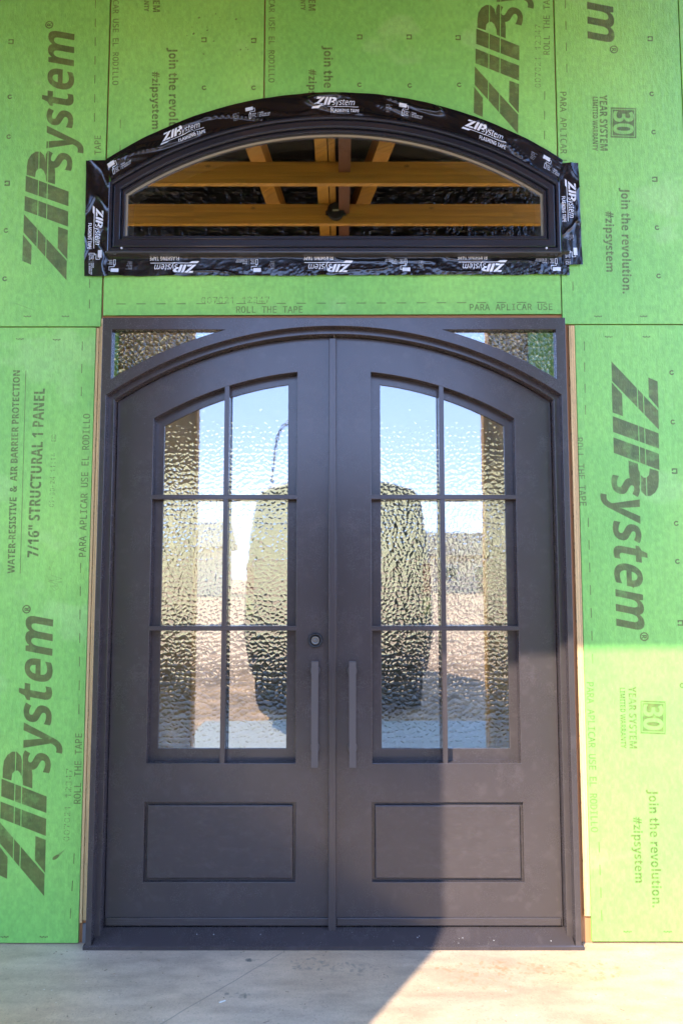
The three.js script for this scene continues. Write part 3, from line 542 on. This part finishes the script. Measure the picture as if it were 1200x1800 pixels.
// ---------------------------------------------------------------- out in front, mirrored in the door glass
{
  const van = thing('van', 'dark parked van seen from behind, mirrored in the door glass', 'van');
  const body = mat([0.032, 0.027, 0.027], 0.5), dark = mat([0.01, 0.01, 0.012], 0.5);
  const sec = [[-0.90, 0.46], [-0.84, 0.36], [0.84, 0.36], [0.90, 0.46], [0.955, 0.80], [0.955, 1.15], [0.91, 1.75], [0.85, 2.14], [0.78, 2.27], [0.5, 2.35], [0, 2.38], [-0.5, 2.35], [-0.78, 2.27], [-0.85, 2.14], [-0.91, 1.75], [-0.955, 1.15], [-0.955, 0.80]];
  mesh('body', ext(sec, [], 4.35, 9.2, 0.07), body, van);
  mesh('rear_window', ext([[-0.70, 1.34], [0.70, 1.34], [0.64, 2.0], [-0.64, 2.0]], [], 4.34, 4.36, 0.006), mat([0.02, 0.022, 0.025], 0.1), van);
  mesh('underbody_shade', bx(-0.82, 0.82, 0.10, 0.42, 4.45, 9.0, 0.05), dark, van);  // dark block added under the body for the shadow between the wheels
  mesh('bumper', bx(-0.86, 0.86, 0.36, 0.60, 4.24, 4.4, 0.07), dark, van);
  for (const s of [-1, 1]) { mesh('tail_light', bx(s * 0.89 - 0.04, s * 0.89 + 0.04, 1.2, 1.52, 4.33, 4.37, 0.012), mat([0.22, 0.012, 0.012], 0.25), van); mesh('tail_reflector', bx(s * 0.89 - 0.04, s * 0.89 + 0.04, 1.0, 1.18, 4.33, 4.37, 0.01), mat([0.3, 0.26, 0.1], 0.3), van); }
  for (const s of [-1, 1]) for (const z of [5.3, 8.3]) mesh('wheel', new THREE.CylinderGeometry(0.36, 0.36, 0.24, 32).rotateZ(Math.PI / 2).translate(s * 0.78, 0.30, z), rubber, van);
}
{
  const lamp = thing('street_lamp', 'curved grey street lamp standing in the lot', 'lamp');
  const path = new THREE.CatmullRomCurve3([[-2.25, -0.06, 20], [-2.2, 3, 20], [-2.1, 5, 20], [-1.9, 6.0, 20], [-1.45, 6.35, 20]].map((p) => new THREE.Vector3(...p)));
  const grey = mat([0.12, 0.12, 0.12], 0.5); mesh('pole', new THREE.TubeGeometry(path, 40, 0.035, 10), grey, lamp); mesh('lamp_head', bx(-1.55, -1.05, 6.3, 6.4, 19.9, 20.1, 0.03), grey, lamp);
  const house = (x0, x1, h, z, wallC, roofC, label) => {
    const t = thing('far_house', label, 'house'), d = 8, mx = (x0 + x1) / 2; mesh('wall', bx(x0, x1, -0.06, h, z, z + d), mat(wallC, 0.9), t);
    mesh('roof', new THREE.ExtrudeGeometry(shape([[-0.6, h], [d + 0.6, h], [d / 2, h + 2.2]]), { depth: x1 - x0 + 1, bevelEnabled: false }).rotateY(-Math.PI / 2).translate(x1 + 0.5, 0, z), mat(roofC, 0.9), t);
    for (let x = x0 + 1; x < x1 - 1.2; x += 2.4) { const w = mesh('window', bx(x, x + 1.1, 0.9, 2.2, z - 0.05, z + 0.02), mat([0.7, 0.7, 0.68], 0.5), t); mesh('pane', bx(x + 0.08, x + 1.02, 0.98, 2.12, z - 0.07, z - 0.052), mat([0.04, 0.05, 0.06], 0.05), w); }
    mesh('door', bx(mx - 0.5, mx + 0.5, -0.06, 2.1, z - 0.06, z + 0.01), mat([0.2, 0.1, 0.06], 0.6), t);
  };
  house(7.5, 16, 3.0, 58, [0.52, 0.40, 0.28], [0.20, 0.13, 0.09], 'tan house with brown roof far across the lot'); house(-20, -9, 3.4, 50, [0.72, 0.60, 0.40], [0.40, 0.30, 0.2], 'pale yellow house across the lot'); house(-34, -22, 3.2, 62, [0.5, 0.45, 0.4], [0.16, 0.14, 0.13], 'grey house at the far left of the lot'); house(26, 38, 3.2, 66, [0.6, 0.55, 0.48], [0.18, 0.12, 0.1], 'cream house at the far right of the lot');
}

scene.traverse((o) => { if (o.isMesh) { o.castShadow = true; o.receiveShadow = true; } });
renderer.render(scene, camera);
